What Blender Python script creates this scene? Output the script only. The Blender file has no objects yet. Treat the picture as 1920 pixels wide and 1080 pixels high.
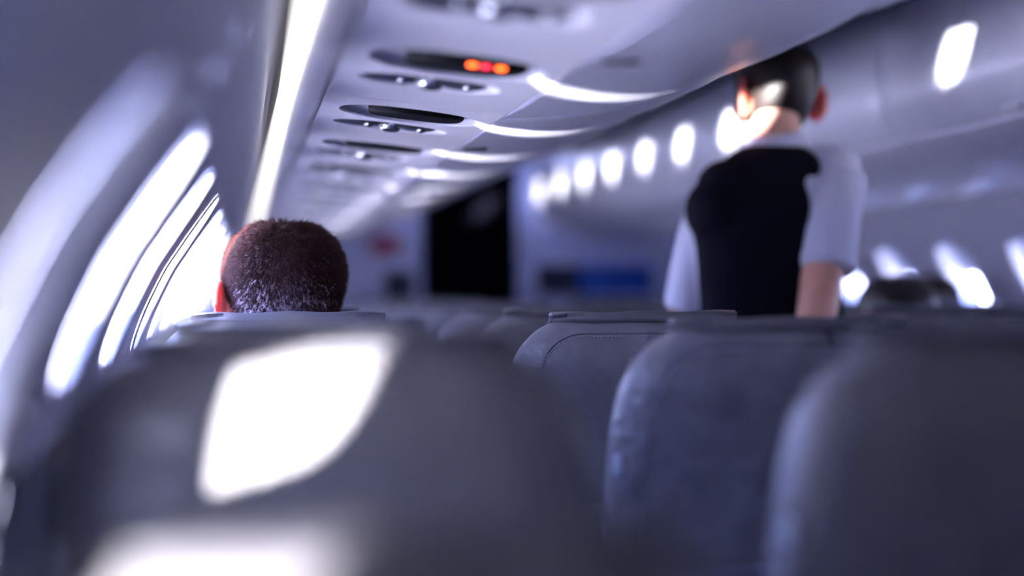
import bpy, bmesh, math, random
from mathutils import Vector, Matrix
C = bpy.context.scene.collection
sc = bpy.context.scene
R = math.radians
rnd = random.Random(7)

# ------------------------------------------------------------------ camera, sky, sun, exposure
EYE = 1.19                      # lens height above the cabin floor
FPX = 3600.0                    # focal length in pixels of a 1920 wide frame
YAW = math.atan(510 / FPX)
cam_d = bpy.data.cameras.new('camera')
cam = bpy.data.objects.new('camera', cam_d); C.objects.link(cam)
cam.location = (0, 0, EYE)
cam.rotation_euler = (R(90) + math.atan(5 / FPX), 0, -YAW)
cam_d.sensor_width = 36; cam_d.lens = 36 * FPX / 1920
cam_d.clip_start = 0.05
cam_d.dof.use_dof = True
cam_d.dof.focus_distance = 3.27
cam_d.dof.aperture_fstop = 1.15
sc.camera = cam

world = bpy.data.worlds.new('sky'); sc.world = world; world.use_nodes = True
wn = world.node_tree; wn.nodes.clear()
wo = wn.nodes.new('ShaderNodeOutputWorld'); wb = wn.nodes.new('ShaderNodeBackground')
tc = wn.nodes.new('ShaderNodeTexCoord'); sx = wn.nodes.new('ShaderNodeSeparateXYZ'); cr = wn.nodes.new('ShaderNodeValToRGB')
mr = wn.nodes.new('ShaderNodeMapRange'); mr.inputs[1].default_value = -1; mr.inputs[2].default_value = 1
wn.links.new(tc.outputs['Generated'], sx.inputs[0]); wn.links.new(sx.outputs[2], mr.inputs[0]); wn.links.new(mr.outputs[0], cr.inputs[0])
cr.color_ramp.elements[0].position = 0.40; cr.color_ramp.elements[0].color = (.74, .75, 1.0, 1)   # cloud deck below
cr.color_ramp.elements[1].position = 0.62; cr.color_ramp.elements[1].color = (.17, .23, .60, 1)   # blue above
wn.links.new(cr.outputs[0], wb.inputs[0]); wb.inputs[1].default_value = 19.0
wn.links.new(wb.outputs[0], wo.inputs[0])

SUN_AZ, SUN_EL = 50.2, -10.6    # degrees from the +X axis towards the nose; the banked cabin sees the sun a little below its level
sun_d = bpy.data.lights.new('sun', 'SUN'); sun = bpy.data.objects.new('sun', sun_d); C.objects.link(sun)
sun_d.energy = 26; sun_d.angle = R(1.0); sun_d.color = (1, .96, .93)
sdir = Vector((math.cos(R(SUN_AZ)), math.sin(R(SUN_AZ)), math.tan(R(-SUN_EL)))).normalized()
sun.rotation_euler = sdir.to_track_quat('-Z', 'Y').to_euler()
sun.location = (-6, -4, 1)

sc.view_settings.view_transform = 'Standard'; sc.view_settings.look = 'None'
sc.view_settings.exposure = 1.5; sc.view_settings.gamma = 1.0
sc.view_settings.use_curve_mapping = False
sc.cycles.use_denoising = True
sc.cycles.max_bounces = 10; sc.cycles.diffuse_bounces = 6; sc.cycles.transparent_max_bounces = 16
sc.cycles.sample_clamp_indirect = 8

# ------------------------------------------------------------------ materials
def mat(name, col, rough=.5, metal=0, spec=.5, bump=0, bscale=60, noise=0, nscale=8, emit=None, estr=0, coat=0, sss=0, detail=3, sheen=0, bdist=.01):
    m = bpy.data.materials.new(name); m.use_nodes = True
    nt = m.node_tree; p = nt.nodes['Principled BSDF']
    p.inputs['Base Color'].default_value = (*col, 1); p.inputs['Roughness'].default_value = rough
    p.inputs['Metallic'].default_value = metal; p.inputs['Specular IOR Level'].default_value = spec
    p.inputs['Coat Weight'].default_value = coat; p.inputs['Coat Roughness'].default_value = .15
    if sheen: p.inputs['Sheen Weight'].default_value = sheen
    if sss:
        p.inputs['Subsurface Weight'].default_value = sss; p.inputs['Subsurface Radius'].default_value = (.012, .003, .0015); p.inputs['Subsurface Scale'].default_value = 1
    if emit: p.inputs['Emission Color'].default_value = (*emit, 1); p.inputs['Emission Strength'].default_value = estr
    co = nt.nodes.new('ShaderNodeTexCoord')
    n = nt.nodes.new('ShaderNodeTexNoise'); n.inputs['Scale'].default_value = nscale; n.inputs['Detail'].default_value = detail
    nt.links.new(co.outputs['Object'], n.inputs['Vector'])
    rp = nt.nodes.new('ShaderNodeValToRGB')
    a = max(noise, .02)
    rp.color_ramp.elements[0].color = (*[max(0, c * (1 - a)) for c in col], 1); rp.color_ramp.elements[1].color = (*[min(1, c * (1 + a)) for c in col], 1)
    rp.color_ramp.elements[0].position = .3; rp.color_ramp.elements[1].position = .7
    nt.links.new(n.outputs['Fac'], rp.inputs[0]); nt.links.new(rp.outputs[0], p.inputs['Base Color'])
    if bump:
        b = nt.nodes.new('ShaderNodeBump'); b.inputs['Strength'].default_value = bump; b.inputs['Distance'].default_value = bdist
        n2 = nt.nodes.new('ShaderNodeTexNoise'); n2.inputs['Scale'].default_value = bscale; n2.inputs['Detail'].default_value = 4
        nt.links.new(co.outputs['Object'], n2.inputs['Vector']); nt.links.new(n2.outputs['Fac'], b.inputs['Height'])
        nt.links.new(b.outputs[0], p.inputs['Normal'])
    return m

M = {}
M['wall'] = mat('sidewall plastic', (.42, .41, .50), .45, noise=.03)
M['dado'] = mat('dark lower sidewall fabric', (.05, .055, .10), .9, bump=.2, bscale=300)
M['reveal'] = mat('window reveal plastic', (.66, .66, .72), .4)
M['bin'] = mat('bin laminate', (.70, .69, .84), .36, noise=.03, coat=.15, bump=.02, bscale=300)
M['door'] = mat('bin door laminate', (.66, .66, .78), .32, noise=.03, coat=.3)
M['psu'] = mat('service panel plastic', (.88, .85, .93), .5, bump=.08, bscale=500)
M['rail'] = mat('ivory rail plastic', (.75, .73, .76), .35)
M['gap'] = mat('dark gap', (.03, .028, .035), .8)
M['lamp'] = mat('light diffuser', (.85, .85, .88), .4, emit=(1, .97, .96), estr=.75)
M['dish'] = mat('grey recess plastic', (.55, .54, .64), .5)
M['black'] = mat('black satin plastic', (.003, .003, .005), .6, spec=.06)
M['lens'] = mat('smoked lamp lens', (.03, .03, .05), .2)
M['chrome'] = mat('nozzle metal', (.75, .76, .8), .25, metal=1)
M['orange'] = mat('lit orange symbol', (.9, .2, .03), .5, emit=(1, .10, .012), estr=3)
M['red'] = mat('lit red symbol', (.8, .05, .1), .5, emit=(1, .03, .08), estr=1.2)
M['floor'] = mat('dark carpet', (.03, .035, .07), .95, bump=.4, bscale=400, noise=.3, nscale=120)
M['ceil'] = mat('ceiling plastic', (.32, .33, .42), .5)
M['bulk'] = mat('bulkhead laminate', (.62, .66, .95), .5)
M['leather'] = mat('grey leather', (.168, .160, .174), .40, spec=.5, bump=.65, bscale=11, bdist=.035, noise=.08, nscale=14)
M['flap'] = mat('headrest cover leather', (.110, .108, .128), .38, bump=.08, bscale=60)
M['thread'] = mat('pale thread', (.42, .44, .52), .7)
M['tray'] = mat('grey tray plastic', (.12, .12, .16), .45)
M['frame'] = mat('seat metal', (.25, .26, .3), .35, metal=1)
M['clip'] = mat('pale plastic clip', (.45, .48, .55), .4)
M['curtain'] = mat('black curtain', (.003, .003, .006), 1, spec=0)
M['blue'] = mat('blue panel', (.015, .09, .50), .4)
M['navy'] = mat('navy panel', (.006, .012, .05), .4)
M['signred'] = mat('red sign', (.35, .06, .12), .5)
M['skin'] = mat('skin', (.62, .33, .24), .5, sss=.25, noise=.08, nscale=30)
M['ear'] = mat('thin ear skin', (.75, .22, .15), .5, sss=.9)
M['ear'].node_tree.nodes['Principled BSDF'].inputs['Subsurface Radius'].default_value = (.02, .003, .002)
M['hairm'] = mat('dark brown hair', (.042, .012, .010), .45, spec=.25)
M['hairb'] = mat('black brown hair', (.012, .006, .005), .5)
M['scalp'] = mat('cropped scalp', (.60, .46, .52), .6, noise=.5, nscale=220, bump=.3, bscale=400)
nt = M['scalp'].node_tree; pz = nt.nodes['Principled BSDF']; lk = pz.inputs['Base Color'].links[0].from_socket
sz_ = nt.nodes.new('ShaderNodeSeparateXYZ'); cz_ = nt.nodes.new('ShaderNodeTexCoord'); mz = nt.nodes.new('ShaderNodeMapRange'); mx = nt.nodes.new('ShaderNodeMix'); mx.data_type = 'RGBA'
mz.inputs[1].default_value = EYE - .01; mz.inputs[2].default_value = EYE + .075     # clipped sides show skin with lavender light painted in; longer top covers it
nt.links.new(cz_.outputs['Object'], sz_.inputs[0]); nt.links.new(sz_.outputs[2], mz.inputs[0]); nt.links.new(mz.outputs[0], mx.inputs[0])
nt.links.new(lk, mx.inputs[6]); mx.inputs[7].default_value = (.03, .012, .012, 1); nt.links.new(mx.outputs[2], pz.inputs['Base Color'])
M['shirt'] = mat('white shirt', (.56, .56, .72), .8, bump=.06, bscale=30)
M['vest'] = mat('black navy vest', (.004, .004, .010), .9, spec=.1)
M['trouser'] = mat('dark trousers', (.008, .009, .018), .85)
M['shoe'] = mat('black shoe', (.01, .01, .012), .35)
M['jumper'] = mat('dark blue jumper', (.02, .03, .07), .9)
M['eye'] = mat('eye white', (.8, .8, .8), .3)
M['lip'] = mat('lip', (.5, .2, .18), .5)
b_ = bpy.data.materials.new('translucent blind'); b_.use_nodes = True; nt = b_.node_tree; nt.nodes.clear()
bo = nt.nodes.new('ShaderNodeOutputMaterial'); bx = nt.nodes.new('ShaderNodeMixShader'); b1 = nt.nodes.new('ShaderNodeBsdfDiffuse'); b2 = nt.nodes.new('ShaderNodeBsdfTranslucent')
b1.inputs[0].default_value = (.6, .6, .68, 1); b2.inputs[0].default_value = (.55, .55, .66, 1); bx.inputs[0].default_value = .025
nt.links.new(b1.outputs[0], bx.inputs[1]); nt.links.new(b2.outputs[0], bx.inputs[2]); nt.links.new(bx.outputs[0], bo.inputs[0]); M['blind'] = b_
g = bpy.data.materials.new('window glass'); g.use_nodes = True; nt = g.node_tree; nt.nodes.clear()
go = nt.nodes.new('ShaderNodeOutputMaterial'); gm = nt.nodes.new('ShaderNodeMixShader'); gt = nt.nodes.new('ShaderNodeBsdfTransparent'); gg = nt.nodes.new('ShaderNodeBsdfGlossy')
gt.inputs[0].default_value = (.95, .97, 1, 1); gg.inputs['Roughness'].default_value = .05; gm.inputs[0].default_value = .05
nt.links.new(gt.outputs[0], gm.inputs[1]); nt.links.new(gg.outputs[0], gm.inputs[2]); nt.links.new(gm.outputs[0], go.inputs[0])
M['glass'] = g

# ------------------------------------------------------------------ helpers
def link(name, verts, faces, m, parent=None, smooth=True, kind=None):
    me = bpy.data.meshes.new(name); me.from_pydata([tuple(v) for v in verts], [], faces); me.update()
    if smooth: me.shade_smooth()
    if m: me.materials.append(m)
    o = bpy.data.objects.new(name, me); C.objects.link(o)
    if parent: o.parent = parent
    if kind: o['kind'] = kind
    return o
def finish(o, recalc=True, sharp=None):
    bm = bmesh.new(); bm.from_mesh(o.data)
    if recalc: bmesh.ops.recalc_face_normals(bm, faces=bm.faces)
    bm.to_mesh(o.data); bm.free()
    if sharp: o.data.set_sharp_from_angle(angle=R(sharp))
    return o
class MB:
    def __init__(s): s.v = []; s.f = []
    def add(s, vs, fs):
        b = len(s.v); s.v += [Vector(v) for v in vs]; s.f += [tuple(i + b for i in f) for f in fs]; return s
    def rings(s, rings, cap0=True, cap1=True, closed=True):
        n = len(rings[0]); b = len(s.v)
        for r in rings: s.v += [Vector(p) for p in r]
        for i in range(len(rings) - 1):
            for j in range(n if closed else n - 1):
                k = (j + 1) % n
                s.f.append((b + i * n + j, b + i * n + k, b + (i + 1) * n + k, b + (i + 1) * n + j))
        if cap0: s.f.append(tuple(b + j for j in reversed(range(n))))
        if cap1: s.f.append(tuple(b + (len(rings) - 1) * n + j for j in range(n)))
        return s
    def box(s, c, d, r=.006, rot=None):
        c = Vector(c); hx, hy, hz = d[0] / 2, d[1] / 2, d[2] / 2; r = min(r, hx * .9, hy * .9, hz * .9)
        bm = bmesh.new(); bmesh.ops.create_cube(bm, size=1)
        for v in bm.verts: v.co = Vector((v.co.x * 2 * hx, v.co.y * 2 * hy, v.co.z * 2 * hz))
        if r > 0: bmesh.ops.bevel(bm, geom=bm.edges[:], offset=r, segments=2, affect='EDGES', profile=.5)
        bm.verts.index_update(); b = len(s.v)
        for v in bm.verts: s.v.append(c + (rot @ v.co if rot else v.co))
        for f in bm.faces: s.f.append(tuple(b + v.index for v in f.verts))
        bm.free(); return s
    def tube(s, pts, rad, n=10, cap=True, flat=1.0):
        pts = [Vector(p) for p in pts]; rs = []
        up = Vector((0, 0, 1))
        for i, p in enumerate(pts):
            t = (pts[min(i + 1, len(pts) - 1)] - pts[max(i - 1, 0)]).normalized()
            a = t.cross(up)
            if a.length < .05: a = t.cross(Vector((0, 1, 0)))
            a.normalize(); b = t.cross(a).normalized(); r = rad[i] if isinstance(rad, (list, tuple)) else rad
            rs.append([p + a * (r * math.cos(2 * math.pi * k / n)) + b * (r * flat * math.sin(2 * math.pi * k / n)) for k in range(n)])
        return s.rings(rs, cap, cap)
    def ell(s, c, r, rot=None, nu=20, nv=12):
        c = Vector(c); b = len(s.v); rs = []
        for i in range(1, nv):
            th = math.pi * i / nv
            rs.append([Vector((r[0] * math.sin(th) * math.cos(2 * math.pi * j / nu), r[1] * math.sin(th) * math.sin(2 * math.pi * j / nu), r[2] * math.cos(th))) for j in range(nu)])
        top = Vector((0, 0, r[2])); bot = Vector((0, 0, -r[2]))
        T = (lambda p: c + (rot @ p if rot else p))
        s.v.append(T(top))
        for q in rs: s.v += [T(p) for p in q]
        s.v.append(T(bot)); e = len(s.v) - 1
        for j in range(nu):
            k = (j + 1) % nu
            s.f.append((b, b + 1 + j, b + 1 + k))
            for i in range(nv - 2):
                s.f.append((b + 1 + i * nu + j, b + 1 + (i + 1) * nu + j, b + 1 + (i + 1) * nu + k, b + 1 + i * nu + k))
            s.f.append((e, b + 1 + (nv - 2) * nu + k, b + 1 + (nv - 2) * nu + j))
        return s
    def build(s, name, m, parent=None, smooth=True, kind=None, sharp=None):
        o = link(name, s.v, s.f, m, parent, smooth, kind); return finish(o, True, sharp)
def empty(name, loc, label=None, cat=None, group=None, rz=0):
    o = bpy.data.objects.new(name, None); C.objects.link(o); o.location = loc; o.rotation_euler = (0, 0, rz)
    return tag(o, label, cat, group)
def tag(o, label=None, cat=None, group=None, kind=None):
    if label: o['label'] = label
    if cat: o['category'] = cat
    if group: o['group'] = group
    if kind: o['kind'] = kind
    return o
def copy_tree(o, parent=None):
    c = o.copy(); C.objects.link(c)
    if parent: c.parent = parent
    for ch in list(o.children): copy_tree(ch, c)
    return c
def remesh(o, vox, smooth=4):
    """one continuous skin over lofted volumes"""
    mo = o.modifiers.new('skin', 'REMESH'); mo.mode = 'VOXEL'; mo.voxel_size = vox; mo.use_smooth_shade = True
    if smooth:
        ms = o.modifiers.new('soft', 'SMOOTH'); ms.iterations = smooth; ms.factor = .5
    dg = bpy.context.evaluated_depsgraph_get(); dg.update()
    me = bpy.data.meshes.new_from_object(o.evaluated_get(dg)); o.modifiers.clear()
    old = o.data; mats = [x for x in old.materials]; o.data = me; me.shade_smooth()
    me.materials.clear()
    for x in mats: me.materials.append(x)
    bpy.data.meshes.remove(old); return o
def spline(P, n=6):
    """Catmull-Rom through P"""
    P = [Vector(p) for p in P]; out = []
    for i in range(len(P) - 1):
        p0 = P[max(i - 1, 0)]; p1 = P[i]; p2 = P[i + 1]; p3 = P[min(i + 2, len(P) - 1)]
        for k in range(n):
            t = k / n
            out.append(.5 * ((2 * p1) + (p2 - p0) * t + (2 * p0 - 5 * p1 + 4 * p2 - p3) * t * t + (3 * p1 - p0 - 3 * p2 + p3) * t ** 3))
    out.append(P[-1]); return out
def interp(x, xs, ys):
    if x <= xs[0]: return ys[0]
    for i in range(len(xs) - 1):
        if x <= xs[i + 1]:
            u = (x - xs[i]) / (xs[i + 1] - xs[i]); return ys[i] + (ys[i + 1] - ys[i]) * u
    return ys[-1]

MID = 1.25                      # cabin centre line
def mirror(x): return 2 * MID - x
PITCH = .74; Y0 = 1.03          # seat rows
WIN0 = 1.35; WPITCH = .67       # a window centre, window spacing
YB, YF = -1.26, 10.6            # rear and front ends of the cabin
ORD = ['first', 'second', 'third', 'fourth', 'fifth', 'sixth', 'seventh', 'eighth', 'ninth', 'tenth', 'eleventh', 'twelfth', 'thirteenth', 'fourteenth', 'fifteenth', 'sixteenth', 'seventeenth']

# ------------------------------------------------------------------ cabin shell
PROF = spline([(-.13, -1.19, 0), (-.195, -.95, 0), (-.232, -.60, 0), (-.228, -.36, 0), (-.213, -.22, 0), (-.179, -.085, 0), (-.133, .020, 0), (-.099, .075, 0), (-.059, .134, 0), (-.020, .193, 0), (.020, .263, 0), (.042, .323, 0)], 6)
PZ = [p.y for p in PROF]; PX = [p.x for p in PROF]
def wx(z): return interp(z, PZ, PX)
def rrect(hw, hz, r, n=12):
    out = []
    for cx, cz, a0 in ((hw - r, hz - r, 0), (-(hw - r), hz - r, 90), (-(hw - r), -(hz - r), 180), (hw - r, -(hz - r), 270)):
        for k in range(n):
            a = R(a0 + 90 * k / (n - 1)); out.append((cx + r * math.cos(a), cz + r * math.sin(a)))
    dense = []
    for i, p in enumerate(out):              # points along the straight sides too
        q = out[(i + 1) % len(out)]; dense.append(p); m = 10 if i % n == n - 1 else 0
        dense += [(p[0] + (q[0] - p[0]) * j / (m + 1), p[1] + (q[1] - p[1]) * j / (m + 1)) for j in range(1, m + 1)]
    return dense
HWY, HR = .135, .095
ZR = lambda side, k: (-.085, .225) if (side == 'left' and k <= 0) else (.032, .131)   # middle, half height of each opening; nearest left two lowered to aim sunlight
ZHI = .24
FIRST_WIN = -1; LAST_Y = 8.8              # no windows further back than the seat row beside the camera
def wall_side(side):
    mb = MB(); X = (lambda x: x) if side == 'left' else mirror
    n = int((YF - YB) / WPITCH) + 2
    for k in range(-4, 17):
        HZC, HZH = ZR(side, k); ZLO = -.42 if HZC < 0 else -.165; hole = rrect(HWY, HZH, HR)
        yc = WIN0 + WPITCH * k; y0, y1 = max(yc - WPITCH / 2, YB), min(yc + WPITCH / 2, YF)
        if y1 - y0 < .01: continue
        has = k >= FIRST_WIN and yc < LAST_Y and y0 < yc - HWY - .03 and y1 > yc + HWY + .03
        # lower and upper bands
        for z0, z1 in ((-1.19, ZLO), (ZHI, .323)) + (() if has else ((ZLO, ZHI),)):
            m = 24; rs = []
            for yy, dn in ((y0, 0), (y0 + .012, 0), (yc if y0 < yc < y1 else (y0 + y1) / 2, 0), (y1 - .012, 0), (y1, 0)):
                rs.append([(X(wx(z0 + (z1 - z0) * i / m) - (dn if 0 < i < m else 0) * .85), yy, EYE + z0 + (z1 - z0) * i / m + (dn if 0 < i < m else 0) * .4) for i in range(m + 1)])
            mb.rings(rs, False, False, closed=False)
        if has:
            rings = []
            dirs = []
            for (hy, hz) in hole:
                oy, oz = hy / HWY, hz / HZH; s = 1 / max(abs(oy), abs(oz)); dirs.append([oy * s, oz * s])
            for cy, cz in ((1, 1), (-1, 1), (-1, -1), (1, -1)):      # the nearest ray of each quadrant ends in the cell's corner
                j = min(range(len(dirs)), key=lambda q: (dirs[q][0] - cy) ** 2 + (dirs[q][1] - cz) ** 2); dirs[j] = [cy, cz]
            for t in (0, .03, .3, .6, .8, 1):
                ring = []
                for (hy, hz), (oy, oz) in zip(hole, dirs):
                    Yo = yc + (oy * (y1 - yc) if oy > 0 else oy * (yc - y0)); zc = HZC; Zo = zc + (oz * (ZHI - zc) if oz > 0 else oz * (zc - ZLO))
                    u = t; yy = yc + hy + (Yo - yc - hy) * u; zz = HZC + hz + (Zo - HZC - hz) * u
                    dn = 0
                    ring.append((X(wx(zz) - dn * .85), yy, EYE + zz + dn * .4))
                rings.append(ring)
            mb.rings(rings, False, False)
    o = mb.build('wall_' + side, M['wall'], kind='structure'); o.data.materials.append(M['dado'])
    for p in o.data.polygons:
        if p.center.z < EYE - .17 and not (side == 'left' and p.center.y < WIN0 + WPITCH / 2 and p.center.z > EYE - .40): p.material_index = 1
    return o
wall_side('left'); wall_side('right')
wi = 0
for side in ('left', 'right'):
    X = (lambda x: x) if side == 'left' else mirror
    for k in range(-4, 17):
        yc = WIN0 + WPITCH * k
        if k < FIRST_WIN or yc > LAST_Y or yc - HWY - .03 <= max(yc - WPITCH / 2, YB) or yc + HWY + .03 >= min(yc + WPITCH / 2, YF): continue
        wi += 1; HZC, HZH = ZR(side, k)
        def loop(f, off, lift=0):
            out = []
            for (hy, hz) in rrect(HWY * f, HZH * f, HR * f):
                z = HZC + hz; out.append((X(wx(z) - off * .88 + lift), yc + hy, EYE + z + off * .42))
            return out
        mb = MB(); mb.rings([loop(1.02, 0, .001), loop(1.01, -.005), loop(.985, -.004), loop(.965, .012), loop(.93, .045), loop(.90, .062), loop(.86, .064)], False, False)
        w = mb.build('window_%d' % wi, M['reveal'], kind='structure')
        if side == 'right' or k <= 0:     # blinds added to cut daylight on the far side and beside the camera
            zb, rs = (.035 if side == 'right' else -.160 if k == 0 else -.215), []
            for d_ in (.050, .053):
                row = []
                for (hy, hz) in rrect(HWY * .92, HZH * .92, HR * .92):
                    z = max(HZC + hz, zb); row.append((X(wx(z) - d_ * .88), yc + hy, EYE + z + d_ * .42))
                rs.append(row)
            bl = MB().rings(rs).build('window_blind', M['blind'], w)
            MB().box((X(wx(zb) - .043), yc, EYE + zb + .03), (.010, .10, .012), .003).build('blind_grip', M['reveal'], bl)
        lp = loop(.88, .0635); p = link('pane', lp, [tuple(range(len(lp)))], M['glass'], w, smooth=False)
# floor, ceiling, ends
MB().box((MID, (YB + YF) / 2, -.02), (3.2, YF - YB + 3, .04), 0).build('floor', M['floor'], kind='structure', smooth=False)
CP = spline([(.042, .323 + .012, 0), (.018, .40, 0), (.01, .55, 0), (.12, .73, 0), (.45, .81, 0), (.85, .845, 0), (MID, .855, 0)], 5)
full = [(p.x, p.y) for p in CP] + [(mirror(p.x), p.y) for p in reversed(CP[:-1])]
MB().rings([[(x, y, EYE + z) for x, z in full] for y in (YB, 2, 5, 8, YF)], False, False, closed=False).build('ceiling', M['ceil'], kind='structure')
D0, D1, DTOP = 1.03, 1.49, .80   # the dark forward doorway
outl = [(wx(-1.19 + i * (1.513) / 24), -1.19 + i * 1.513 / 24) for i in range(25)] + [(p.x, p.y) for p in CP[1:]]
def end_wall(y, name, door):
    mb = MB(); L = outl; Rr = [(mirror(x), z) for x, z in outl]
    # horizontal strips between the left and right outline, cut at the doorway
    for i in range(len(L) - 1):
        (xa, za), (xb, zb) = L[i], L[i + 1]
        for (l0, r0, l1, r1) in (((xa, D0, xb, D0), (D1, mirror(xa), D1, mirror(xb))) if door and za < DTOP else ((xa, mirror(xa), xb, mirror(xb)),)):
            if l0 >= r0: continue
            mb.add([(l0, y, EYE + za), (r0, y, EYE + za), (r1, y, EYE + zb), (l1, y, EYE + zb), (l0, y + .04, EYE + za), (r0, y + .04, EYE + za), (r1, y + .04, EYE + zb), (l1, y + .04, EYE + zb)],
                   [(0, 1, 2, 3), (7, 6, 5, 4), (0, 3, 7, 4), (1, 5, 6, 2)])
    return link(name, mb.v, mb.f, M['bulk'], smooth=False, kind='structure')
end_wall(YF, 'wall_front', True); end_wall(YB, 'wall_back', False)
# pleated black curtain drawn across the doorway
cu = MB(); rs = []
for k in range(90):
    u = k / 89; x = D0 - .03 + (D1 - D0 + .06) * u
    rs.append([(x, YF - .05 + .018 * math.sin(u * 60) * (1 + .2 * math.sin(u * 17)), EYE + z) for z in (-1.17, -.6, 0, .5, .78)])
cu.rings(rs, False, False, closed=False)
cq = cu.build('curtain', M['curtain']); sm = cq.modifiers.new('thick', 'SOLIDIFY'); sm.thickness = .004
tag(cq, 'black curtain closing the doorway at the far end of the aisle', 'curtain')
def rail(name, pts, m, side):
    X = (lambda x: x) if side == 'left' else mirror
    return MB().rings([[(X(x), y, EYE + z) for x, z in pts] for y in (YB + .01, 3, 6, YF - .01)], True, True).build(name, m, kind='structure', sharp=35)
ti = 0
for side in ('left', 'right'):
    for pts, m in (([(.036, .318), (.050, .326), (.050, .350), (.036, .345)], M['wall']),
                   ([(.050, .336), (.064, .338), (.064, .352), (.050, .350)], M['gap']),
                   ([(.064, .330), (.067, .322), (.073, .318), (.081, .318), (.087, .322), (.090, .330), (.090, .352), (.064, .352)], M['lamp'] if side == 'left' else M['rail']),
                   ([(.091, .330), (.098, .324), (.128, .317), (.134, .321), (.134, .355), (.092, .355)], M['rail'])):
        ti += 1; rail('trim_%d' % ti, pts, m, side)

# ------------------------------------------------------------------ overhead bins
BOT = [(.428, .286), (.47, .2875), (.52, .291), (.56, .296), (.60, .302), (.64, .310), (.68, .3205), (.72, .333), (.76, .347), (.80, .362), (.832, .377)]
DOOR = [(.838, .384), (.862, .405), (.884, .440), (.900, .485), (.908, .54), (.905, .60), (.890, .66), (.862, .715)]
BLEN = 2 * PITCH; BIN0 = 4.67 - 4 * BLEN
def make_bin(X, side, first=True):
    b = empty('overhead_bin', (0, 0, 0))
    def shell(prof, back, name, m, g, bul):
        rs = []
        L = BLEN
        ys = [g, g + .003, g + .012, g + .05] + [L * i / 12 for i in range(1, 12)] + [L - g - .05, L - g - .012, L - g - .003, L - g]
        for i, y in enumerate(ys):
            ins = {0: .012, 1: .006, 2: .0015}.get(min(i, len(ys) - 1 - i), 0)
            u = (y / L) * 2 - 1; ring = []
            for j, (x, z) in enumerate(prof):
                # bulge of each moulded half and softened ends
                p0 = Vector(prof[max(j - 1, 0)]); p1 = Vector(prof[min(j + 1, len(prof) - 1)]); t = (p1 - p0).normalized(); nx, nz = t.y, -t.x
                w = bul * abs(math.sin(math.pi * y / PITCH)) ** .8 - ins
                ring.append((X(x + nx * w), y, EYE + z + nz * w))
            for (x, z) in back: ring.append((X(x), y, EYE + z))
            rs.append(ring)
        return MB().rings(rs).build(name, m, b, sharp=40)
    shell(BOT, [(.832, .72), (.50, .74), (.24, .70), (.15, .55), (.15, .40), (.30, .37), (.428, .33)], 'bin_body', M['bin'], .003, .006)
    d = shell(DOOR, [(.846, .715), (.884, .60), (.888, .54), (.878, .48), (.860, .44), (.842, .41), (.836, .40)], 'bin_door', M['door'], .012, .003)
    lt = MB().box((X(.856), BLEN / 2, EYE + .392), (.02, .10, .022), .005).build('latch', M['dish'], d)
    # the small dark row plate on the underside, by the service panel
    for yy in (.62,):
        MB().box((X(.466), yy, EYE + .2835), (.045, .022, .006), .002).build('row_plate', M['black'], b)
    return b
for side in ('left', 'right'):
    X = (lambda x: x) if side == 'left' else mirror
    proto = make_bin(X, side); n = 0
    for k in range(1, 8):
        y = BIN0 + BLEN * k
        if y + BLEN > YF + .01 : break
        o = proto if n == 0 else copy_tree(proto)
        o.location = (0, y, 0)
        tag(o, ('white overhead bin on the %s, %s bin from the camera' % (side, ORD[n])), 'overhead bin', 'overhead bins on the %s' % side); n += 1
    print('bins', side, n)

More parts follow.
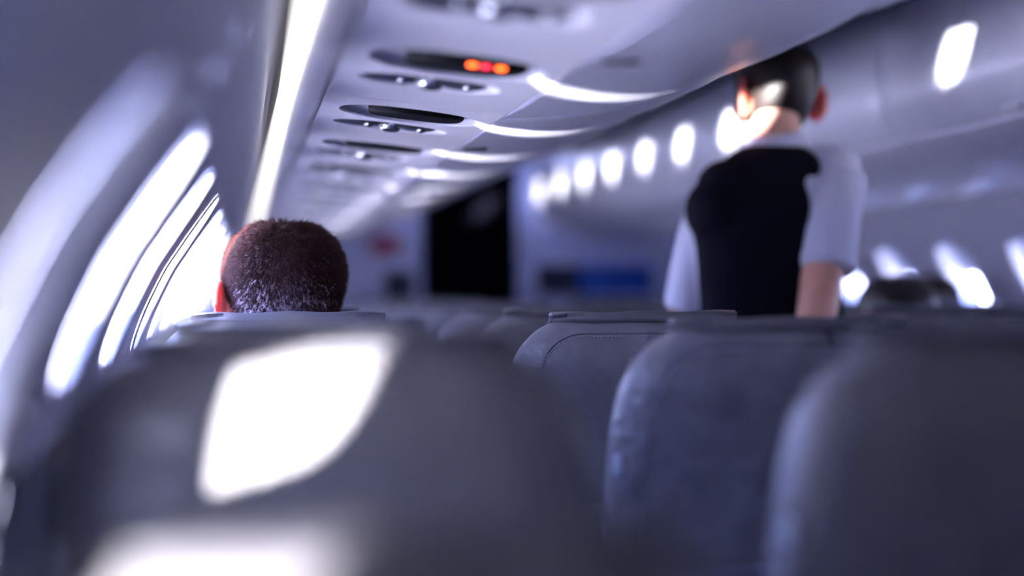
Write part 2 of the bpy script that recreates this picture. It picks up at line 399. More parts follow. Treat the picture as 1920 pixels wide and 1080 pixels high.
# ------------------------------------------------------------------ passenger service units
def psu_z(x): return .3175 - .1095 * (x - .138) 
PX0, PX1 = .137, .424
def oval(cx, cy, a, b, n=40, p=2.0):
    out = []
    for k in range(n):
        t = 2 * math.pi * k / n; c, s = math.cos(t), math.sin(t)
        out.append((cx + a * math.copysign(abs(c) ** (2 / p), c), cy + b * math.copysign(abs(s) ** (2 / p), s)))
    return out
SX, SA, SY, SB = .286, .119, -.165, .120      # sign recess
LX, LA, LY, LB = .272, .104, .075, .076     # lamp recess
def make_psu(X, lit):
    u = empty('passenger_service_unit', (0, 0, 0))
    P = lambda x, y, d=0: (X(x), y, EYE + psu_z(x) + d)
    h = PITCH / 2 - .0025
    bm = bmesh.new()
    def lp(pts):
        vs = [bm.verts.new(P(*p)) for p in pts]
        return [bm.edges.new((vs[i], vs[(i + 1) % len(vs)])) for i in range(len(vs))]
    es = lp([(PX0, -h), (PX1, -h), (PX1, h), (PX0, h)])
    o1 = oval(SX, SY, SA, SB, p=2.3); o2 = oval(LX, LY, LA, LB, p=2.3)
    es += lp(o1); es += lp(o2)
    bmesh.ops.triangle_fill(bm, use_beauty=True, use_dissolve=False, edges=es)
    for v in bm.verts: pass
    me = bpy.data.meshes.new('panel'); bm.to_mesh(me); bm.free(); me.materials.append(M['psu'])
    pa = bpy.data.objects.new('panel', me); C.objects.link(pa); pa.parent = u
    so = pa.modifiers.new('thick', 'SOLIDIFY'); so.thickness = .006; so.offset = 0
    def dish(cx, cy, a, b, depth, name, m):
        rs = []
        for f, d in ((1.0, 0), (.97, depth * .5), (.9, depth * .9), (.6, depth), (.05, depth)):
            rs.append([P(x, y, d) for x, y in oval(cx, cy, a * f, b * f, p=2.3)])
        return MB().rings(rs, False, True).build(name, m, u)
    s = dish(SX, SY, SA, SB, .014, 'sign_recess', M['dish'])
    # black sign window set across the recess
    w = []
    for d in (-.0005, .012):
        w.append([P(x, y, d) for x, y in oval(SX + .012, SY + .006, .080, .090, p=3.2)])
    dw = MB().rings(w).build('sign_window', M['black'], s)
    if lit:
        for i, (dx, m) in enumerate(((.304, 'orange'), (.322, 'red'), (.342, 'orange'))):
            rs = [[P(x, y, d) for x, y in oval(dx, SY - .012, .0065, .014, n=14)] for d in (-.0025, 0)]
            MB().rings(rs).build('lit_symbol', M[m], s)
    l = dish(LX, LY, LA, LB, .013, 'lamp_recess', M['psu'])
    for cx, a in ((.222, .050), (.318, .038)):
        rs = [[P(x, y, d) for x, y in oval(cx, LY, a * f, .058 * f, n=28)] for f, d in ((1, .012), (1, .001), (.8, -.002), (.3, -.003))]
        q = MB().rings(rs).build('reading_lamp', M['lens'], l)
        MB().ell(P(cx + .012, LY, -.002), (.010, .010, .006), nu=16, nv=8).build('bulb', M['chrome'], q)
    rs = []
    for rad, d in ((.020, .014), (.019, -.006), (.015, -.010), (.010, -.012), (.006, -.008)):
        rs.append([P(.272 + rad * math.cos(t * math.pi / 10), LY + rad * math.sin(t * math.pi / 10), d) for t in range(20)])
    MB().rings(rs).build('air_nozzle', M['chrome'], l)
    for cx in (.392,):
        rs = [[P(cx + .006 * math.cos(t * math.pi / 6), LY + .10 + .009 * math.sin(t * math.pi / 6), d) for t in range(12)] for d in (.002, -.003)]
        MB().rings(rs).build('release_button', M['dish'], u)
    return u
PSU0 = 2.55 - SY - .02
for side in ('left', 'right'):
    X = (lambda x: x) if side == 'left' else mirror
    lit = make_psu(X, True) if side == 'left' else None
    dark = make_psu(X, False); used = False
    for k in range(-1, 11):
        y = PSU0 + PITCH * k
        if y + PITCH / 2 > YF: break
        if side == 'right' and y < 3: continue
        if side == 'left' and k == 0:
            o = lit; lab = 'white overhead service panel with three glowing orange and red symbols'
        else:
            o = copy_tree(dark) if used else dark; used = True
            if side == 'left':
                lab = 'overhead panel at the top edge, nearer than the panel with glowing symbols' if k < 0 else 'white overhead service panel over left seats, %s beyond the glowing one' % ORD[k - 1]
            else:
                lab = 'overhead service panel on the right side under bins, %s from the camera' % ORD[k - 1]
        o.location = (0, y, 0)
        tag(o, lab, 'overhead panel', 'overhead service panels on the %s' % side)

# ------------------------------------------------------------------ seats
TS = [0, .010, .024, .05, .075, .10, .15, .20, .25, .35, .45, .55, .66]
HW = [.122, .166, .191, .216, .229, .237, .245, .249, .250, .250, .246, .240, .225]
TH = [.012, .034, .044, .052, .056, .058, .060, .062, .064, .070, .076, .08, .08]
def hw(t): return interp(t, TS, HW)
def th(t): return interp(t, TS, TH)
RAKE = math.tan(R(9))
TOPZ = EYE - .046
def sp(x, t, k=-1, off=0):
    """point on the seatback surface: k=-1 rear, +1 front"""
    h = hw(t); y = th(t) * max(0, 1 - min(1, abs(x) / h) ** 3.2) ** (1 / 2.6) + off
    return Vector((x, k * y + t * RAKE, TOPZ - t))
def make_seat():
    s = empty('airline_seat', (0, 0, 0))
    N = 56; rs = []
    ts = [0, .003, .006, .010, .016, .024, .036, .05, .062, .075, .1, .125, .15, .2, .25, .3, .35, .45, .55, .62, .66]
    for t in ts:
        h = hw(t); d = th(t) if t > 0 else .012; ring = []
        for k in range(N):
            a = 2 * math.pi * k / N; c, q = math.cos(a), math.sin(a)
            x = h * math.copysign(abs(c) ** (2 / 2.8), c); y = d * math.copysign(abs(q) ** (2 / 2.6), q)
            ring.append((x, y + t * RAKE, TOPZ - t))
        rs.append(ring)
    back = MB().rings(rs).build('seatback', M['leather'], s)
    ss = back.modifiers.new('soft', 'SUBSURF'); ss.levels = 1; ss.render_levels = 1
    # stitched seam: inset contour round the rear face
    path = [(-(hw(t) - .043), t) for t in (.34, .28, .22, .17, .13, .10)]
    path += [(-(.187 - .075) - .075 * math.cos(R(a)), .100 - .072 * math.sin(R(a))) for a in (10, 20, 30, 40, 50, 60, 70, 80, 90)]
    path += [(x, .028) for x in (-.08, -.04)]
    path = path + [(0, .0275)] + [(-x, t) for x, t in reversed(path)]
    pts = [sp(x, t) for x, t in path]; pts = spline(pts, 6)
    sm = MB().tube([p + Vector((0, .0005, 0)) for p in pts], .0016, 6).build('seam', M['flap'], s)
    st = MB(); acc = 0; last = pts[0]
    for a, b in zip(pts[:-1], pts[1:]):
        seg = (b - a).length; u = 0
        while acc + (seg - u) >= .0062:
            u += .0062 - acc; acc = 0; p = a + (b - a) * (u / seg); t = (b - a).normalized()
            st.tube([p - t * .0016 + Vector((0, -.0018, -.0045)), p + t * .0016 + Vector((0, -.0018, -.0045))], .0009, 5)
        acc += seg - u
    st.build('stitching', M['thread'], s)
    # headrest cover folded over the top
    fl = []
    for i in range(13):
        x = -.164 + .328 * i / 12
        lift = .0005 + .0015 * math.sin(i * 1.3) + .003 * (i / 12)
        row = []
        for t, k in ((.0075, -1), (.0045, -1), (.002, -1)): row.append(sp(x, t, k, .006))
        zt = TOPZ + .0015 + lift
        row[0].z += -.001 + lift * .3
        row.append(Vector((x, -.012, zt))); row.append(Vector((x, 0, zt + .001))); row.append(Vector((x, .014, zt - .001)))
        for t in (.006, .02, .05, .10, .16, .22): row.append(sp(x, t, 1, .005))
        fl.append(row)
    cv = MB().rings(fl, False, False, closed=False).build('headrest_cover', M['flap'], s)
    so = cv.modifiers.new('thick', 'SOLIDIFY'); so.thickness = .0055; so.offset = 1
    bv = cv.modifiers.new('round', 'BEVEL'); bv.width = .0015; bv.segments = 2; bv.limit_method = 'ANGLE'
    # short vertical tuck below the cover
    MB().tube([sp(.045, .008, -1, .001), sp(.046, .016, -1, .001), sp(.049, .027, -1, .001)], .0016, 6).build('tuck_seam', M['black'], s)
    # tray table, pocket
    tb = MB(); o0 = sp(0, .34)
    rot = Matrix.Rotation(math.atan(-RAKE), 3, 'X')
    tb.box(sp(0, .42) + Vector((0, -.014, 0)), (.39, .022, .20), .008, Matrix.Rotation(math.atan(RAKE), 3, 'X'))
    tr = tb.build('tray_table', M['tray'], s)
    MB().box(sp(0, .31) + Vector((0, -.02, 0)), (.05, .018, .014), .004).build('tray_latch', M['clip'], tr)
    MB().box(sp(0, .57) + Vector((0, -.012, 0)), (.38, .03, .16), .01, Matrix.Rotation(math.atan(RAKE), 3, 'X')).build('literature_pocket', M['flap'], s)
    for sx_ in (-1,):
        MB().box((sx_ * .236, -.022 + .19 * RAKE, TOPZ - .19), (.012, .02, .03), .004).build('hinge_clip', M['clip'], s)
    # cushion, armrests, legs
    cz = .44
    rs = []
    for y, zt, zb, w in ((.10, cz - .02, cz - .10, .21), (.13, cz, cz - .12, .225), (.3, cz + .005, cz - .12, .228), (.44, cz + .01, cz - .11, .228), (.50, cz - .01, cz - .09, .225), (.52, cz - .045, cz - .06, .21)):
        rs.append([((w) * math.copysign(abs(math.cos(a)) ** .5, math.cos(a)), y, (zt + zb) / 2 + (zt - zb) / 2 * math.copysign(abs(math.sin(a)) ** .5, math.sin(a))) for a in [2 * math.pi * k / 28 for k in range(28)]])
    MB().rings(rs).build('seat_cushion', M['leather'], s)
    for sg in (-1, 1):
        MB().box((sg * .262, .27, .63), (.036, .40, .045), .014).box((sg * .262, .13, .52), (.03, .07, .24), .01).build('armrest', M['tray'], s)
        mb = MB(); mb.tube([(sg * .175, .12, .36), (sg * .175, .06, .0)], .016, 10); mb.tube([(sg * .175, .46, .36), (sg * .175, .52, .0)], .016, 10); mb.tube([(sg * .175, .10, .34), (sg * .175, .48, .34)], .018, 10); mb.box((sg * .175, .29, .008), (.05, .52, .016), .004)
        mb.build('seat_leg', M['frame'], s)
    return s
proto = make_seat()
COLS = {'A': (.082, 'left window'), 'B': (.722, 'left aisle'), 'C': (mirror(.722), 'right aisle'), 'D': (mirror(.082), 'right window')}
first = True
special = {('A', 0): 'reclined grey leather left window seat nearest the camera, across the bottom edge',
           ('A', 1): 'grey leather left window seat with a big white sun patch on its back',
           ('A', 2): 'grey leather left window seat between the sun patched seat and the seated man',
           ('A', 3): 'grey leather left window seat in which the short haired man sits',
           ('B', 3): 'grey stitched leather aisle seat in sharp focus in front of the flight attendant',
           ('B', 2): 'dark shaded leather aisle seat directly behind the sharply focused stitched seat',
           ('B', 1): 'large blurred grey leather aisle seat in the lower right, second row',
           ('B', 0): 'reclined grey leather left aisle seat, nearest row, lower right corner'}
for k in range(12):
    for c in 'ABCD':
        if c in 'CD' and k < 4: continue
        y = Y0 + PITCH * k
        o = proto if first else copy_tree(proto); first = False
        o.location = (COLS[c][0], y + .04, 0)
        if k == 0:                       # reclined: the back tips towards the camera and sinks
            o.location = (COLS[c][0] - .01, y - .02, -.086)
        sh = {('A', 1): (-.003, -.07), ('B', 1): (.045, 0), ('B', 2): (.022, 0), ('B', 3): (-.024, 0)}.get((c, k))
        if (c, k) == ('A', 1): o.scale.x = 1.03
        if sh: o.location.x += sh[0]; o.location.y += sh[1]
        lab = special.get((c, k), 'grey leather %s seat, %s row from the camera' % (COLS[c][1], ORD[k]))
        tag(o, lab, 'seat', 'airline seats in rows')

# ------------------------------------------------------------------ far bulkhead fittings
def W(px, py, Y):
    r = (px - 960) / FPX; cs, sn = math.cos(YAW), math.sin(YAW)
    x = (r * cs * Y + sn * Y) / (cs - sn * r); d = cs * Y + sn * x
    return x, EYE + (545 - py) * d / FPX
def plate(name, p0, p1, m, label, cat, th_=.02, y=YF):
    (xa, za), (xb, zb) = W(*p0, y - .02), W(*p1, y - .02)
    return tag(MB().box(((xa + xb) / 2, y - th_ / 2, (za + zb) / 2), (abs(xb - xa), th_, abs(za - zb)), .006).build(name, m), label, cat)
plate('blue_board', (1085, 497), (1222, 552), M['blue'], 'bright blue board on the far bulkhead right of the dark doorway', 'board', .06)
plate('navy_board', (1005, 497), (1084, 552), M['navy'], 'dark navy board on the far bulkhead beside the bright blue board', 'board', .06)
plate('wall_sign', (694, 442), (752, 478), M['signred'], 'small blurred dull red sign on the far left bulkhead', 'sign', .012)
plate('navy_pocket', (722, 508), (778, 560), M['navy'], 'dark navy pocket on the left bulkhead beneath the red sign', 'pocket', .04)

# ------------------------------------------------------------------ people
HEADR = [(.000, .020, .086, .056), (.012, .036, .096, .030), (.035, .051, .097, -.005), (.065, .061, .094, -.050), (.095, .068, .093, -.080), (.12, .073, .092, -.095), (.145, .0765, .095, -.103),
         (.17, .077, .094, -.104), (.193, .072, .084, -.097), (.212, .060, .064, -.080), (.226, .040, .036, -.054), (.233, .018, .008, -.026)]
def head_rings(grow=0, zmin=0, zs=1):
    rs = []
    for z, h, f, b in HEADR:
        if z < zmin: continue
        h += grow; f += grow; b -= grow; cy = (f + b) / 2; d = (f - b) / 2
        rs.append([(h * math.copysign(abs(math.cos(a)) ** .9, math.cos(a)), cy + d * math.copysign(abs(math.sin(a)) ** .9, math.sin(a)), z + grow * (z / .233)) for a in [2 * math.pi * k / 40 for k in range(40)]])
    return rs
def xf(mb, Mx):
    mb.v = [Mx @ v for v in mb.v]; return mb
def add_head(mb, Mx):
    h = MB(); h.rings(head_rings())
    h.tube([(0, .088, .145), (0, .100, .115), (0, .114, .092), (0, .106, .083)], [.008, .010, .014, .009], 10)      # nose
    h.ell((0, .091, .052), (.024, .010, .006)); h.ell((0, .090, .043), (.021, .010, .006))                          # lips
    for s in (-1, 1):
        h.ell((s * .034, .083, .138), (.022, .012, .007))                                                           # brow
        h.ell((s * .048, .065, .100), (.022, .024, .018))                                                           # cheek
    return mb.add([Mx @ v for v in h.v], h.f)
def add_ears(mb, Mx, out=24, sides=(-1, 1)):
    e = MB()
    for s in sides:
        q = Matrix.Rotation(R(s * out), 3, 'Z') @ Matrix.Rotation(R(-8), 3, 'X')
        base = Vector((s * (.079 if out > 0 else .058), -.012, .110))
        T = lambda y, z, x=0: base + q @ Vector((s * x, y, z))
        rim = [T(-.016 + .022 * math.cos(a) - .004, .034 * math.sin(a) + .004, .010) for a in [2 * math.pi * k / 20 for k in range(20)]]
        e.tube(rim + [rim[0]], .0045, 8, cap=False)
        e.ell(T(-.014, .003, .008), (.007, .024, .036), q)
        e.ell(T(.002, -.004, -.004), (.012, .016, .026), q)
        e.ell(T(-.008, -.032, .006), (.006, .009, .010), q)
    return mb.add([Mx @ v for v in e.v], e.f)
def eyes(Mx, parent):
    for s in (-1, 1):
        e = MB(); e.ell((s * .034, .0835, .125), (.0125, .0125, .0115), nu=14, nv=10); xf(e, Mx); o = e.build('eye', M['eye'], parent)
        p = MB(); p.ell((s * .034, .0945, .125), (.006, .0025, .006), nu=12, nv=6); xf(p, Mx); p.build('iris', M['hairb'], o)
def hand(mb, wrist, dirv, side, palm_n, s=1.0, curl=.5):
    """palm with five bent fingers; dirv along the fingers, palm_n out of the back of the hand"""
    d = Vector(dirv).normalized(); n = Vector(palm_n); n = (n - d * n.dot(d)).normalized(); a = d.cross(n) * side
    w = Vector(wrist)
    rs = []
    for u, wd, t in ((-.01, .026, .020), (.02, .034, .019), (.055, .041, .016), (.088, .041, .013)):
        c = w + d * u * s
        rs.append([c + a * (wd * s * math.cos(q)) + n * (t * s * math.sin(q)) for q in [2 * math.pi * k / 16 for k in range(16)]])
    mb.rings(rs)
    for o, ln in ((-.030, .062), (-.010, .076), (.011, .080), (.031, .070)):
        p = w + d * .082 * s + a * o * s; dd = d.copy(); pts = [p]; rad = [.0098 * s]
        for i, f in enumerate((.42, .32, .26)):
            dd = (dd - n * (curl * (.35 + .25 * i))).normalized(); p = p + dd * ln * f * s; pts.append(p.copy()); rad.append((.009 - .0011 * i) * s)
        mb.tube(pts, rad, 10)
    p = w + d * .025 * s - a * .030 * s; dd = (d * .7 - a * .75 - n * .25).normalized()
    pts = [p, p + dd * .03 * s, p + dd * .03 * s + (d * .9 - a * .2 - n * .2) * .028 * s, p + dd * .03 * s + (d * .95 - n * .3) * .052 * s]
    mb.tube(pts, [.014 * s, .012 * s, .0105 * s, .008 * s], 10)
def limb(mb, pts, rad, n=16): return mb.tube(spline(pts, 4), [interp(i / (len(pts) - 1) / 4 * (len(pts) - 1), [k for k in range(len(pts))], rad) for i in range((len(pts) - 1) * 4 + 1)], n)
def torso(mb, secs, n=28, p=.85):
    """secs: (centre, half width, half depth)"""
    rs = []
    for c, w, d in secs:
        c = Vector(c); rs.append([c + Vector((w * math.copysign(abs(math.cos(a)) ** p, math.cos(a)), d * math.copysign(abs(math.sin(a)) ** p, math.sin(a)), 0)) for a in [2 * math.pi * k / n for k in range(n)]])
    return mb.rings(rs)
def strands(Mx, zlow, zfade, n, lmin, lmax, rad, grow=.0036, face=.05, seed=3):
    """a cropped head of hair: thousands of tapering hairs as one mesh"""
    rr = random.Random(seed); rs = head_rings(grow); zsl = [r[0][2] for r in rs]; v = []; f = []; top = len(rs) - 1
    whorl = Vector((-.012, -.055, .225))
    cnt = 0
    while cnt < n:
        z = rr.uniform(zlow, .2335); u = rr.random() * 2 * math.pi
        i = 0
        while i < top - 1 and zsl[i + 1] < z: i += 1
        w = min(1, max(0, (z - zsl[i]) / (zsl[i + 1] - zsl[i])))
        k = u / (2 * math.pi) * 40; k0 = int(k) % 40; fr = k - int(k); k1 = (k0 + 1) % 40
        L = lambda ring: Vector(ring[k0]) * (1 - fr) + Vector(ring[k1]) * fr
        a, b = L(rs[i]), L(rs[i + 1]); p = a * (1 - w) + b * w
        c = Vector((0, -.005, .125))
        # hairline: keep the face free, and crown density equal per area
        if p.y > .072 and z < .185: continue
        if z > .19 and rr.random() > (p - Vector((0, p.y * .3, p.z))).length / .075 + .25: pass
        if z < .10 and p.y > .0: continue
        if rr.random() > .16 + .84 * min(1, max(0, (z - zlow) / .11) ** 1.5): cnt += 1; continue
        nrm = Vector((p.x / .0060, (p.y + .005) / .0098, (p.z - .12) / .0128)).normalized()
        t = min(1, max(0, (z - zlow) / (zfade - zlow)))
        ln = (lmin + (lmax - lmin) * t ** 1.3) * rr.uniform(.75, 1.2)
        fl = (p - whorl); fl = (fl - nrm * fl.dot(nrm)); fl = fl.normalized() if fl.length > 1e-4 else Vector((0, 0, -1))
        fl = (fl + Vector((0, 0, -.5 * (1 - t)))).normalized()
        fl = (fl + Vector((rr.uniform(-.45, .45), rr.uniform(-.45, .45), rr.uniform(-.45, .45)))).normalized()
        lay = .75 - .15 * t
        d1 = (nrm * (1 - lay) + fl * lay).normalized(); d2 = (nrm * (1 - lay) * .7 + fl * lay * 1.2).normalized()
        sd = nrm.cross(d1).normalized(); b0 = len(v); r = rad * rr.uniform(.8, 1.2)
        p1 = p + d1 * ln * .55; p2 = p1 + d2 * ln * .45; up = nrm * r * .9
        v += [Mx @ (p - sd * r - nrm * .001), Mx @ (p + sd * r - nrm * .001), Mx @ (p + up), Mx @ (p1 - sd * r * .8), Mx @ (p1 + sd * r * .8), Mx @ (p1 + up), Mx @ p2]
        f += [(b0, b0 + 1, b0 + 4, b0 + 3), (b0 + 1, b0 + 2, b0 + 5, b0 + 4), (b0 + 2, b0, b0 + 3, b0 + 5), (b0 + 3, b0 + 4, b0 + 6), (b0 + 4, b0 + 5, b0 + 6), (b0 + 5, b0 + 3, b0 + 6)]
        cnt += 1
    return v, f

def cap_mesh(Mx, grow, zlow_back, zlow_front, notch=0):
    """close cap of hair on the skull, lower at the back than at the forehead"""
    rs = head_rings(grow); v = []; f = []
    out = MB(); rings = []
    for r in rs:
        ring = []
        for p in r:
            q = Vector(p); fy = min(1, max(0, (q.y - .035) / .045)); lim = zlow_back + (zlow_front - zlow_back) * fy
            if q.z < lim:
                # slide up to the hairline, tucked just inside the skin
                q2 = Vector((q.x * .985, q.y * .985 if q.y < 0 else q.y * .97, lim)); 
                q = Vector((interp(lim, [x[0] for x in HEADR], [x[1] for x in HEADR]) * (q.x / max(1e-6, max(abs(w[0]) for w in r))), q.y, lim)) * 1
                h, fr, bk = (interp(lim, [x[0] for x in HEADR], [x[i] for x in HEADR]) for i in (1, 2, 3))
                cy = (fr + bk) / 2; d = (fr - bk) / 2; k = r.index(p); a = 2 * math.pi * k / 40
                q = Vector((h * .97 * math.copysign(abs(math.cos(a)) ** .9, math.cos(a)), cy + d * .97 * math.copysign(abs(math.sin(a)) ** .9, math.sin(a)), lim))
            ring.append(Mx @ q)
        rings.append(ring)
    out.rings(rings, False, True)
    return out

def seated(name, x, y, headz, label, hs, hairmat, clothmat, hair=True, tilt=0, fancy=False, sm=1.0):
    """a passenger sitting in the seat whose top is at (x, y): hips on the cushion, hands on the thighs"""
    root = empty(name, (x, y, 0), label, 'person')
    seatz = .49; neckz = headz - .235 * hs
    Hm = Matrix.Translation((0, .155, neckz)) @ Matrix.Rotation(R(tilt), 4, 'Z') @ Matrix.Scale(hs, 4)
    b = MB(); add_head(b, Hm)
    b.tube([(0, .13, neckz - .07), (0, .145, neckz + .02 * hs), (0, .150, neckz + .07 * hs)], [.062, .056, .058], 18)
    sh = neckz - .085
    torso(b, [((0, .30, seatz + .03), .15, .10), ((0, .29, seatz + .12), .165, .11), ((0, .25, seatz + .26), .15, .10), ((0, .20, sh - .14), .175, .11), ((0, .16, sh - .03), .18, .09), ((0, .14, sh + .03), .12, .07), ((0, .135, sh + .06), .06, .055)])
    for s in (-1, 1):
        S = (s * .19, .165, sh - .03); E = (s * .172, .25, seatz + .22); Wr = (s * .13, .43, seatz + .20)
        limb(b, [(s * .12, .15, sh), S, (s * .187, .21, (sh + seatz + .2) / 2), E], [.05, .058, .048, .042]); limb(b, [E, (s * .160, .37, seatz + .21), Wr], [.042, .038, .028])
        hand(b, Wr, (-s * .15, 1, -.12), s, (0, 0, 1), .95, .3)
        limb(b, [(s * .09, .30, seatz + .06), (s * .105, .43, seatz + .075), (s * .11, .54, seatz + .055)], [.085, .078, .062]); limb(b, [(s * .11, .54, seatz + .055), (s * .085, .55, .28), (s * .085, .53, .09)], [.06, .052, .036])
        limb(b, [(s * .085, .51, .05), (s * .085, .59, .035), (s * .085, .68, .028)], [.038, .034, .026])
    body = b.build('body', M['skin'], root); remesh(body, .0055, 2)
    eyes(Hm, body)
    for sd in (-1, 1):
        e = MB(); add_ears(e, Hm, 16 if sd < 0 else -6, (sd,)); remesh(e.build('ear', M['ear'], root), .003, 1)
    t = MB()
    torso(t, [((0, .30, seatz + .02), .165, .115), ((0, .29, seatz + .12), .18, .125), ((0, .25, seatz + .26), .165, .115), ((0, .20, sh - .14), .19, .125), ((0, .16, sh - .03), .195, .105), ((0, .14, sh + .035), .13, .085), ((0, .137, sh + .065), .07, .066)])
    for s in (-1, 1):
        limb(t, [(s * .12, .15, sh), (s * .19, .165, sh - .03), (s * .187, .21, (sh + seatz + .2) / 2), (s * .172, .25, seatz + .22)], [.058, .068, .058, .052]); limb(t, [(s * .172, .25, seatz + .22), (s * .160, .37, seatz + .21), (s * .142, .41, seatz + .203)], [.052, .047, .036])
    remesh(t.build('jumper', clothmat, root), .008, 3)
    t = MB(); torso(t, [((0, .30, seatz - .005), .165, .11), ((0, .31, seatz + .08), .172, .12), ((0, .30, seatz + .13), .17, .115)])
    for s in (-1, 1):
        limb(t, [(s * .09, .30, seatz + .06), (s * .105, .43, seatz + .08), (s * .11, .54, seatz + .06)], [.096, .09, .074]); limb(t, [(s * .11, .54, seatz + .055), (s * .085, .55, .28), (s * .085, .535, .11)], [.073, .066, .058])
    remesh(t.build('trousers', M['trouser'], root), .008, 3)
    for s in (-1, 1):
        t = MB(); limb(t, [(s * .085, .495, .055), (s * .085, .57, .048), (s * .085, .65, .036), (s * .085, .71, .028)], [.046, .046, .042, .027]); t.box((s * .085, .605, .010), (.085, .25, .018), .008)
        remesh(t.build('shoe', M['shoe'], root), .006, 2)
    return root, body, Hm

# the man with cropped hair in the third row
man, mb_, Hm = seated('person', .078, Y0 + 3 * PITCH + .12, EYE + .1225, 'man with cropped dark brown hair seen from behind, sitting by the left windows', 1.30, None, M['jumper'], tilt=7)
cap_mesh(Hm, .0035, .052, .165).build('scalp', M['scalp'], man)
v, f = strands(Hm, .055, .165, 26000, .0035, .013, .00042)
link('hair', v, f, M['hairm'], man)
# passengers across the aisle
for x, k, hz, lab, tl in ((COLS['C'][0] - .02, 5, .030, 'dark haired passenger across the aisle, top of head right of the flight attendant', 10), (COLS['D'][0], 7, .045, 'farther dark haired passenger by the right windows, only the crown showing', -10)):
    p, b_, H2 = seated('person', x, Y0 + k * PITCH + .12, EYE + hz, lab, 1.12, None, M['jumper'], tilt=tl)
    cap_mesh(H2, .012, .045, .165).build('hair', M['hairb'], p)

# ------------------------------------------------------------------ flight attendant standing in the aisle, back to the camera
FY = 4.33
def A(px, py, dy=0):
    x, z = W(px, py, FY + dy); return Vector((x, FY + dy, z))
st = empty('person', (W(1450, 600, FY)[0], FY, 0), 'flight attendant standing in the aisle, back turned, black vest over white short sleeved shirt', 'person')
inv = Matrix.Translation(-Vector(st.location))
def put(mb, name, m, vox=None, smt=3, parent=None):
    mb.v = [inv @ v for v in mb.v]; o = mb.build(name, m, parent or st)
    if vox: remesh(o, vox, smt)
    return o
sc_h = 1.08
hc = A(1459, 262)
Ha = Matrix.Translation((hc.x, FY + .02, A(1459, 80).z - .238 * sc_h)) @ Matrix.Rotation(R(14), 4, 'Z') @ Matrix.Rotation(R(-5), 4, 'X') @ Matrix.Rotation(R(3), 4, 'Y') @ Matrix.Scale(sc_h, 4)
Rs, Re, Rw = A(1568, 325, -.03), A(1527, 622, -.18), A(1612, 690, .06)
Ls, Le, Lw = A(1336, 400, .04), A(1288, 570, .10), A(1310, 650, .30)
hipc = A(1442, 740)
secs = [(A(1446, 790), .150, .105), (A(1446, 720), .165, .112), (A(1448, 640), .152, .10), (A(1446, 560), .150, .10), (A(1438, 470), .160, .108), (A(1432, 400), .168, .105), (A(1440, 345), .165, .09), (A(1448, 310), .120, .07), (A(1452, 285), .065, .055)]
b = MB(); add_head(b, Ha)
b.tube([A(1450, 300), A(1452, 250, .005), A(1456, 200, .01)], [.062, .056, .060], 20)
torso(b, secs)
for S, E, Wr, s in ((Rs, Re, Rw, 1), (Ls, Le, Lw, -1)):
    limb(b, [A(1450 + s * 60, 330), S, (S + E) / 2, E], [.055, .056, .050, .044]); limb(b, [E, (E + Wr) / 2, Wr], [.044, .041, .029]); hand(b, Wr, (Wr - E) + Vector((0, .02, 0)), s, (s * .6, 0, .8), 1.0, .5)
gz = 0
for s in (-1, 1):
    hx = hipc.x + s * .085; limb(b, [(hx, FY, A(1442, 780).z), (hx, FY + .01, .55), (hx + s * .01, FY - .01, .09)], [.085, .062, .038]); limb(b, [(hx + s * .01, FY - .03, .05), (hx + s * .02, FY + .07, .04), (hx + s * .03, FY + .18, .03)], [.038, .036, .027])
body = put(b, 'body', M['skin'], .006, 2)
for sd in (-1, 1):
    e = MB(); add_ears(e, Ha, 26 if sd < 0 else 8, (sd,)); put(e, 'ear', M['ear'], .003, 1)
for s in (-1, 1):
    q = MB(); q.ell((s * .034, .0835, .125), (.0125, .0125, .0115), nu=14, nv=10); xf(q, Ha); put(q, 'eye', M['eye'], parent=body)
put(cap_mesh(Ha, .007, .062, .17), 'hair', M['hairb'])
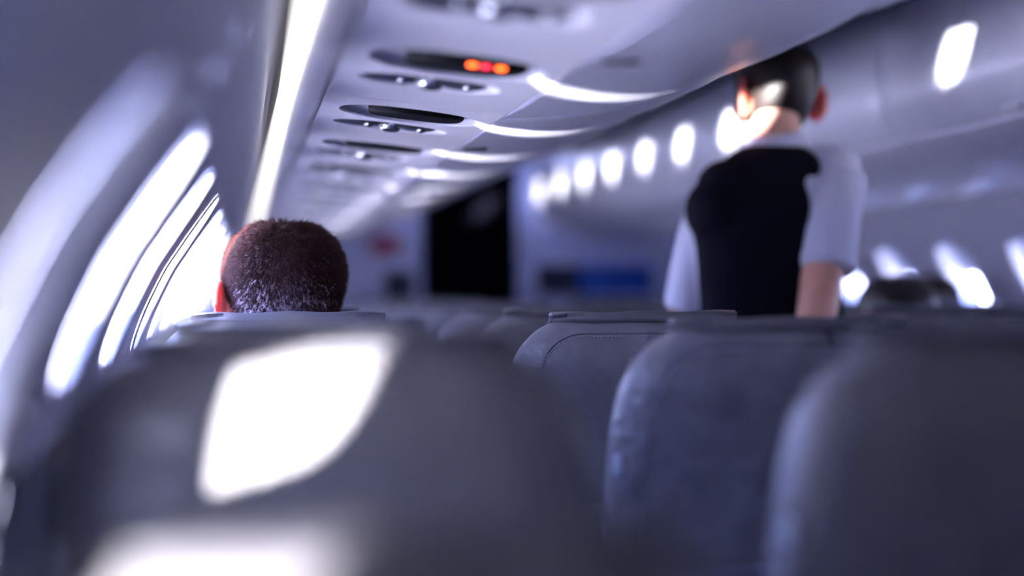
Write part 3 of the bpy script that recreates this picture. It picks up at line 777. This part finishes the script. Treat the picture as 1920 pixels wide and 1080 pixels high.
# shirt: yoke, collar and short sleeves
t = MB(); torso(t, [(c, w + .008, d + .008) for c, w, d in secs[2:-2]] + [(A(1448, 308), .118, .078), (A(1450, 292), .078, .070)])
limb(t, [A(1500, 318), Rs, A(1562, 410, -.085), A(1552, 506, -.135)], [.052, .066, .064, .063])
limb(t, [A(1400, 350), Ls, A(1308, 480, .07), A(1288, 580, .10)], [.05, .058, .058, .056])
shirt = put(t, 'shirt', M['shirt'], .007, 3)
k = MB(); n = 40; cr_ = []
for dz, rr, th_ in ((-.012, .074, 0), (.018, .069, 0), (.034, .067, 0), (.036, .071, 0), (.020, .079, 0), (-.014, .090, 0)):
    c = A(1450, 283); cr_.append([c + Vector((rr * math.cos(2 * math.pi * i / n) * 1.0, rr * .95 * math.sin(2 * math.pi * i / n) + .01, dz + .006 * math.cos(2 * math.pi * i / n))) for i in range(n)])
k.rings(cr_, False, False); put(k, 'collar', M['shirt'], parent=shirt)
# vest: sleeveless, shoulder straps inside the sleeves
t = MB()
vs = [(A(1448, 735), .178, .124), (A(1448, 640), .168, .118), (A(1446, 560), .166, .118), (A(1436, 470), .166, .124), (A(1424, 400), .166, .120), (A(1424, 350), .140, .108), (A(1436, 312), .118, .092), (A(1446, 286), .086, .078), (A(1449, 276), .074, .070)]
torso(t, vs, p=.8)
t.ell(A(1338, 395, -.02), (.066, .095, .075)); t.ell(A(1362, 346, -.01), (.068, .090, .058)); t.ell(A(1405, 312, -.01), (.060, .085, .045)); t.ell(A(1507, 320, -.005), (.036, .085, .050))
put(t, 'vest', M['vest'], .007, 4)
t = MB(); torso(t, [(A(1446, 800), .155, .112), (A(1446, 720), .172, .12), (A(1447, 690), .166, .115)])
for s in (-1, 1):
    hx = hipc.x + s * .085; limb(t, [(hx, FY, A(1442, 780).z), (hx, FY + .01, .55), (hx + s * .01, FY - .01, .06)], [.098, .08, .066])
put(t, 'trousers', M['trouser'], .008, 3)
for s in (-1, 1):
    hx = hipc.x + s * .085; t = MB(); limb(t, [(hx + s * .01, FY - .045, .055), (hx + s * .02, FY + .07, .048), (hx + s * .03, FY + .15, .036), (hx + s * .03, FY + .20, .028)], [.044, .045, .041, .026]); t.box((hx + s * .02, FY + .075, .010), (.085, .27, .018), .008)
    put(t, 'shoe', M['shoe'], .006, 2)
